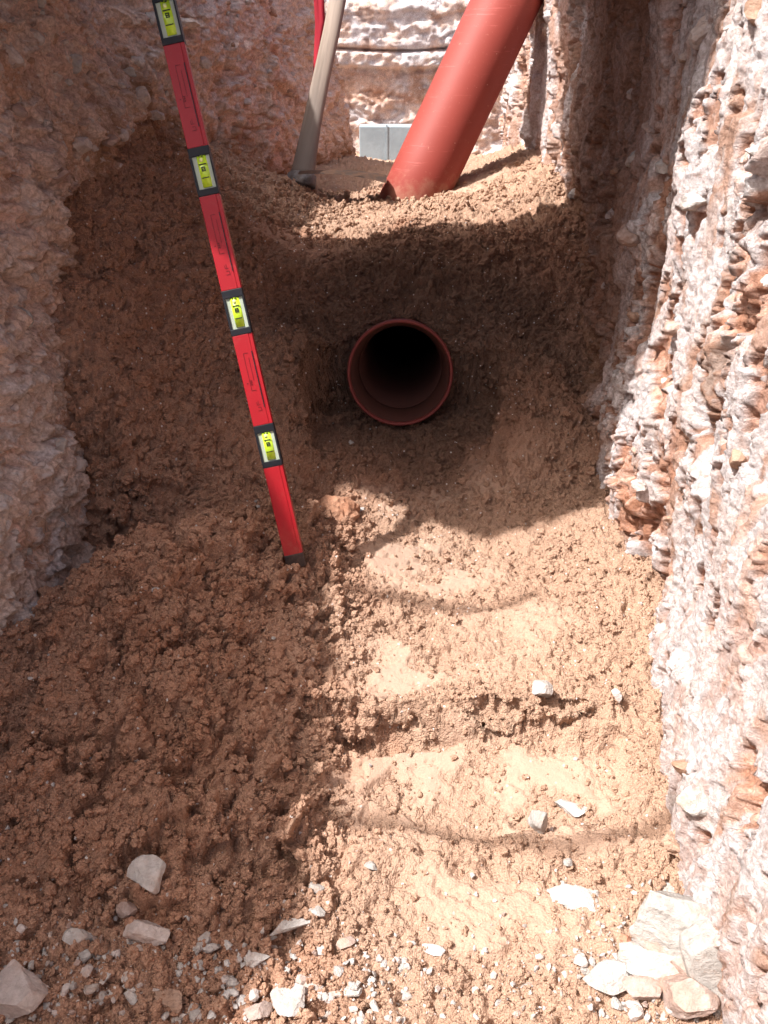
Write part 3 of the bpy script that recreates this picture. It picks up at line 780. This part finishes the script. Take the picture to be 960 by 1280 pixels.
loose(388, 1232, 36, 16, ST_WHITE, 'thin white splinter lying across the lower sunlit patch', 325, flat=.4, cuts=7, rotz=.5)
loose(436, 1240, 38, 16, ST_WHITE, 'long flat white chip right of the bright white slab', 326, flat=.4, cuts=7)
loose(395, 1106, 18, 16, ST_GREY, 'grey stone at the shadow edge below the heap', 327, flat=.9, cuts=8, sub=2, sink=0)
loose(396, 1146, 16, 12, ST_GREY, 'small grey stone in the shadow below the heap', 328, flat=.8, sub=2)
loose(434, 1178, 22, 14, ST_PINK, 'pinkish stone just below the shadow tongue', 329, flat=.7, sub=2)
loose(850, 1056, 34, 34, ST_BROWN, 'brown earth clod stuck at the foot of the right wall', 330, flat=.9, cuts=6, rough=.2)
loose(543, 1187, 22, 12, ST_WHITE, 'white chip alone on the sunlit sand at the bottom centre', 331, flat=.5, sub=2)
loose(322, 1268, 30, 22, ST_PINK, 'pale pink stone at the very bottom below the white rounded stone', 332, flat=.7)
loose(452, 638, 12, 9, ST_WHITE, 'tiny white chip on the shaded sand below the pipe', 333, flat=.6, sub=2)
loose(439, 554, 10, 8, ST_WHITE, 'tiny white chip just below the pipe mouth', 334, flat=.6, sub=2)
loose(465, 1082, 16, 12, ST_GREY, 'small grey stone on rough sand right of the heap hollow', 335, flat=.7, sub=2)
loose(711, 1082, 12, 10, ST_GREY, 'small bluish stone in front of the rounded grey stone', 336, flat=.7, sub=2)
loose(417, 650, 46, 40, EARTHY, 'reddish lump standing in for a shaded scooped rim beside the foot of the level', 337, flat=.8, cuts=-2, rough=.12, sink=.6)  # reddish shade of the sand rim, painted as a lump
# countable chips of the gravel: nothing tells them apart inside a group
chip = [rock_mesh('chip', 400+i, [ST_WHITE, ST_WHITE, ST_PALE, ST_WHITE][i % 4], sub=2, cuts=8, rough=.07) for i in range(8)]
def chips(count, box, label, group, seed, smin=.004, smax=.011):
    rr = random.Random(seed)
    for i in range(count):
        X, Y, Z0 = pix_ground(rr.uniform(box[0], box[2]), rr.uniform(box[1], box[3]))
        s = smin*(smax/smin)**(rr.random()**1.5)
        o = place(chip[rr.randrange(8)], 'chip', (X, Y, Z0+s*.3), (rr.uniform(-.4, .4), rr.uniform(-.4, .4), rr.uniform(0, 6.3)), (s, s*rr.uniform(.6, 1), s*rr.uniform(.45, .7)))
        tag(o, label, 'stone chip', group)
chips(110, (0, 1150, 300, 1278), 'pale stone chip in the shaded gravel at the bottom left', 'chips in the shaded gravel', 51)
chips(60, (270, 1175, 520, 1278), 'white stone chip in the lower sunlit patch of gravel', 'chips in the lower sunlit patch', 52)
chips(40, (720, 1190, 930, 1278), 'pink or white chip among the stones of the pile by the right wall', 'chips round the stone pile', 53, .005, .013)
chips(45, (520, 1080, 830, 1275), 'white chip scattered on the sunlit sand in front of the stone pile', 'chips on the sunlit sand', 54, .003, .007)
chips(22, (30, 780, 380, 1120), 'small pale chip stuck in the brown shaded heap', 'chips in the shaded heap', 55, .0025, .0055)
chips(14, (150, 480, 400, 640), 'small pale chip on the shaded bank left of the pipe', 'chips on the shaded bank', 56, .004, .009)

# ------------------------------------------------------------------ pipes
def frame_along(origin, direction, up=Vector((0, 0, 1))):
    zax = Vector(direction).normalized(); xax = up.cross(zax)
    if xax.length < .01: xax = Vector((1, 0, 0))
    xax.normalize(); yax = zax.cross(xax)
    m = Matrix((xax, yax, zax)).transposed().to_4x4(); m.translation = Vector(origin); return m
M1 = frame_along((.047, 2.25, .272), (0.035, 1, -.19))
p1 = empty('drain_pipe', 'orange brown drain pipe lying in the sand bank with its open socket facing out', 'pipe', M1)
V, F = lathe([(.136, .10), (.136, 2.06), (.128, 2.06), (.128, .105)]); mesh_obj('barrel', V, F, PVC, p1)
V, F = lathe([(.1276, .12), (.1276, 2.05), (.126, 2.05), (.126, .12)]); mesh_obj('shade_liner', V, F, PIPE_SHADE, p1)  # added inner skin, painted dark for the shade in the pipe
prof = [(.1475, .001), (.1500, -.002), (.1540, -.002), (.1565, .001), (.1575, .010), (.155, .016), (.151, .022), (.151, .09), (.140, .125), (.1295, .135), (.1295, .120), (.1470, .105), (.1470, .012)]
V, F = lathe(prof); mesh_obj('socket', V, F, PVC_IN, p1)
V, F = lathe([(.1468, .012), (.1280, .100), (.1278, .13), (.1272, .13), (.1274, .099), (.1460, .012)]); mesh_obj('shade_ring', V, F, PIPE_SHADE, p1)  # dark skin over the socket throat, shade put into its colour
bm = bmesh.new(); bmesh.ops.create_circle(bm, cap_ends=True, radius=.131, segments=48)
for v in bm.verts: v.co.z = 2.05
bm_obj('dark_end', bm, RUBBER, p1)  # black disc standing for the darkness deep in the pipe

B2 = Vector((.139, 3.45, .618)); D2 = Vector((.345, .29, .65)).normalized()
M2 = frame_along(B2 - D2*.35, D2)
p2 = empty('riser_pipe', 'long red brown pipe slanting up out of the sand behind the bank', 'pipe', M2)
V, F = lathe([(.131, 0), (.131, .45), (.131, .9), (.131, 2.25), (.124, 2.25), (.124, 0)], 96); mesh_obj('barrel', V, F, PVC, p2)

# ------------------------------------------------------------------ spirit level
Bl = Vector((-.189, 1.435, .146)); Tl = Vector((-.4125, 1.779, 1.181)); Lt = (Tl-Bl).length
za = (Tl-Bl).normalized(); ya = (Bl + (Tl-Bl)*.5 - Vector((0, 0, CAM_Z))); ya = (ya - za*ya.dot(za)).normalized()
xa = ya.cross(za).normalized()
rotm = Matrix.Rotation(math.radians(-9), 3, za); xa = rotm @ xa; ya = rotm @ ya
ML = Matrix((xa, ya, za)).transposed().to_4x4(); ML.translation = Bl
lev = empty('spirit_level', 'red spirit level with black framed green vials leaning in the trench', 'spirit level', ML)
Wd, Td = .0405, .020
bounds = [.0176, .192, .272, .4387, .519, .682, .7625, .9287, 1.010, 1.175, 1.255, 1.315]
bounds = [b*Lt for b in bounds]
box_obj('end_cap', (0, 0, bounds[0]/2-.004), (Wd+.001, Td+.002, bounds[0]+.012), BLACK, lev, .002)
box_obj('end_cap', (0, 0, bounds[-1]+.006), (Wd+.001, Td+.002, .012), BLACK, lev, .002)
def strokes(bm, cx, cz, items, w=.0009, yy=-Td/2-.0004):
    """thin printed strokes on the face: (x0,z0,x1,z1)"""
    for (x0, z0, x1, z1) in items:
        sx = abs(x1-x0)+w; sz = abs(z1-z0)+w
        add_box(bm, (cx+(x0+x1)/2, yy, cz+(z0+z1)/2), (sx, .0006, sz))
for i in range(0, len(bounds)-1, 2):                      # red rail pieces
    a, b = bounds[i], bounds[i+1]; L = b-a
    seg = bmesh.new(); add_box(seg, (-.0035, 0, (a+b)/2), (Wd-.007, Td, L), .0012)
    # front flange right of the groove
    add_box(seg, (Wd/2-.0035, .0004, (a+b)/2), (.007, Td-.0008, L), .001)
    rail = bm_obj('rail', seg, RED, lev)
    if i > 0:
        box_obj('groove', (Wd/2-.0085, -Td/2-.0002, (a+b)/2), (.0016, .0016, L*.62), BLACK, rail)
        pr = bmesh.new(); h = L*.62; z0 = (a+b)/2 - h*.18; z1 = (a+b)/2 + h*.48
        strokes(pr, 0, 0, [(-.006, z1, .003, z1), (-.006, z1, -.006, z0), (.003, z1-.01, .003, z0+.02), (-.006, z0, .003, z0)], .0007)
        strokes(pr, 0, 0, [(-.012, z0+.016, -.0105, z0+.016)], .0016)
        strokes(pr, 0, 0, [(-.005, z0+.012, -.001, z0+.012), (-.005, z0+.016, -.001, z0+.016), (-.005, z0+.020, -.001, z0+.020), (-.003, z0+.011, -.003, z0+.021)], .0008)
        zz = a + L*.16
        strokes(pr, 0, 0, [(-.002, zz, .005, zz), (.005, zz, .005, zz+.006), (-.001, zz+.007, .004, zz+.007), (-.002, zz+.012, .004, zz+.012), (-.002, zz+.012, -.002, zz+.018), (.001, zz+.014, .001, zz+.020)], .0007)
        bm_obj('print', pr, RED_D, rail)
for i in range(1, len(bounds)-1, 2):                      # vial windows
    a, b = bounds[i], bounds[i+1]; L = b-a; mid = (a+b)/2
    hb = bmesh.new(); w = Wd+.0015; t = Td+.0016; wt = L*.68; sh = .0015
    add_box(hb, (0, 0, a+L*.07), (w, t, L*.14), .0012); add_box(hb, (0, 0, b-L*.09), (w, t, L*.18), .0012)
    add_box(hb, (-w/2+.0022, 0, mid-sh), (.0044, t-.0006, L*.74)); add_box(hb, (w/2-.0016, 0, mid-sh), (.0032, t-.0006, L*.74))
    hold = bm_obj('vial_holder', hb, BLACK, lev)
    box_obj('backing', (.001, -.002, mid-.0015), (Wd-.006, Td-.009, L*.71), FACE, hold)
    V, F = tube_mesh([(0.0015, -.0055, mid-L*.33), (0.0015, -.0055, mid), (0.0015, -.0055, mid+L*.33)], [.0098, .0102, .0098], 20)
    V = [Vector((q[0], -.0062 + (q[1]+.0055)*.4, q[2])) for q in V]
    vial = mesh_obj('vial', V, F, VIAL, hold)
    for v in (vial,): v.data.polygons.foreach_set('use_smooth', [True]*len(v.data.polygons))
    ln = bmesh.new()
    for dz in (-.0125, .0125): add_box(ln, (.0015, -.0108, mid+dz), (.0145, .0012, .0014))
    add_box(ln, (-.0015, -.0110, mid+.0035), (.0014, .0012, .008)); add_box(ln, (.0045, -.0110, mid+.0035), (.0014, .0012, .008))
    add_box(ln, (.0015, -.0110, mid+.0004), (.007, .0012, .0013)); add_box(ln, (.0015, -.0110, mid+.0035), (.006, .0012, .0013)); add_box(ln, (.0015, -.0110, mid+.007), (.007, .0012, .0013))
    add_box(ln, (.004, -.0108, mid+L*.30), (.004, .0012, .0016)); add_box(ln, (-.002, -.0108, mid+L*.31), (.003, .0012, .0012))
    bm_obj('mark', ln, BLACK, hold)
    V, F = tube_mesh([(.0005, -.0065, mid+.016), (.0005, -.0068, mid+.018), (.0005, -.0068, mid+.024), (.0005, -.0065, mid+.026)], [.0015, .0048, .0048, .0015], 14)
    mesh_obj('bubble', V, F, BUB, hold)

# ------------------------------------------------------------------ hoe with a thick worn handle leaning on the left wall
hb_ = Vector((-.330, 3.44, .655)); ht_ = Vector((-.165, 3.86, 1.37))
MH = frame_along(hb_, ht_-hb_)
hoe = empty('hoe', 'old hoe with a thick grey wooden handle and rusty blade leaning on the left wall', 'hoe', MH)
def oval_tube(secs, seg=20):
    V, F = [], []
    for zc, rx, ry, ox in secs:
        for k in range(seg):
            w = 2*math.pi*k/seg; V.append((ox+rx*math.cos(w), ry*math.sin(w), zc))
    for i in range(len(secs)-1):
        for k in range(seg): k2 = (k+1) % seg; F.append((i*seg+k, i*seg+k2, (i+1)*seg+k2, (i+1)*seg+k))
    F.append(tuple(range(seg-1, -1, -1))); F.append(tuple((len(secs)-1)*seg+k for k in range(seg)))
    return V, F
V, F = oval_tube([(-.01, .050, .030, 0), (.03, .050, .030, .0), (.10, .046, .029, .001), (.22, .040, .027, .003), (.4, .037, .026, .002), (.6, .036, .026, -.002), (.85, .036, .026, 0), (1.25, .038, .028, .004)])
mesh_obj('handle', V, F, WOOD, hoe)
V, F = oval_tube([(-.035, .062, .042, 0), (-.03, .066, .044, 0), (.012, .062, .040, 0), (.016, .058, .037, 0)]); mesh_obj('collar', V, F, STEEL, hoe)
bm = bmesh.new(); vs = []
for i in range(9):
    t = i/8
    for j in range(5):
        u = j/4-.5
        vs.append(bm.verts.new((-.01+t*.36, -.02-.05*t*t+u*.0, 0)))
        vs[-1].co = Vector((-.33+t*.34, 3.33+u*(.10+.05*t), .690+.016*math.sin(t*3.0)-.04*abs(u)*t - .01*t))
for i in range(8):
    for j in range(4):
        a = i*5+j; bm.faces.new((vs[a], vs[a+1], vs[a+6], vs[a+5]))
bmesh.ops.solidify(bm, geom=bm.faces[:], thickness=.022)
bl = bm_obj('blade', bm, RUST, None, True); bl.parent = hoe; bl.matrix_parent_inverse = MH.inverted()

# ------------------------------------------------------------------ red strip hanging on the left wall
pts = [(-.285, 3.96, 1.50), (-.275, 3.95, 1.42), (-.27, 3.94, 1.30), (-.268, 3.93, 1.20), (-.285, 3.92, 1.08), (-.305, 3.90, .95)]
V, F = [], []
for i, p in enumerate(pts):
    w = [.020, .020, .022, .026, .020, .005][i]; tw = [.2, .5, .1, .6, .9, 1.2][i]
    for k in (-1, -.3, .3, 1):
        V.append((p[0]+math.cos(tw)*w*k, p[1]-math.sin(tw)*w*k*.7+.008*math.sin(k*4+i), p[2]+.004*k))
for i in range(len(pts)-1):
    for k in range(3): a = i*4+k; F.append((a, a+1, a+5, a+4))
st = mesh_obj('red_strip', V, F, TAPE); md = st.modifiers.new('thick', 'SOLIDIFY'); md.thickness = .004
tag(st, 'red cloth strip hanging down the left wall behind the wooden handle', 'cloth strip')

# ------------------------------------------------------------------ pale block at the end of the trench
blk = empty('concrete_block', 'pale grey concrete block standing across the far end of the trench', 'block', Matrix.Translation((.12, 6.5, .36)))
bm = bmesh.new(); add_box(bm, (0, 0, .132), (.60, .22, .264), .008); bm_obj('body', bm, CONC, blk)
bm = bmesh.new()
for sx in (-.1, .1): add_box(bm, (sx, -.112, .15), (.012, .006, .25))
bm_obj('rib', bm, CONC, blk)

# ------------------------------------------------------------------ unseen sheet and tubes added above the trench to cast its shade
edge = [(-1.15, 1.58), (-.95, 1.55), (-.64, 1.35), (-.43, 1.39), (-.24, 1.44), (.386, 1.54), (1.2, 1.58), (1.2, 3.5), (.49, 3.44), (.09, 2.69), (-.42, 2.62), (-1.15, 2.55)]  # outline shaped so its shadow falls across the middle of the trench
bm = bmesh.new(); f = bm.faces.new([bm.verts.new((a, b, 1.530)) for a, b in edge])
r = bmesh.ops.extrude_face_region(bm, geom=[f])
for v in r['geom']:
    if isinstance(v, bmesh.types.BMVert): v.co.z += .012
tp = bm_obj('tarpaulin', bm, DARKW); tag(tp, 'tan sheet added out of view above the trench to shade the pipe mouth', 'tarpaulin')
for nm, pts, lb in (('shadow_tube', [(-1.8, 1.2, 1.515), (-1.2, 1.10, 1.515), (-.85, 1.10, 1.515), (-.68, 1.06, 1.51), (-.52, 1.12, 1.50)], 'black tube added out of view to cast the farther shadow band on the floor'),
                    ('shadow_tube', [(-1.9, .45, 1.515), (-1.3, .50, 1.515), (-.94, .55, 1.515), (-.75, .50, 1.51), (-.60, .475, 1.505), (-.48, .50, 1.50), (-.38, .545, 1.50)], 'black tube added out of view to cast the nearer shadow band on the floor')):
    V, F = tube_mesh(pts, .012, 10); o = mesh_obj(nm, V, F, RUBBER); tag(o, lb, 'shadow_tube')  # added only for the shadow bands they cast
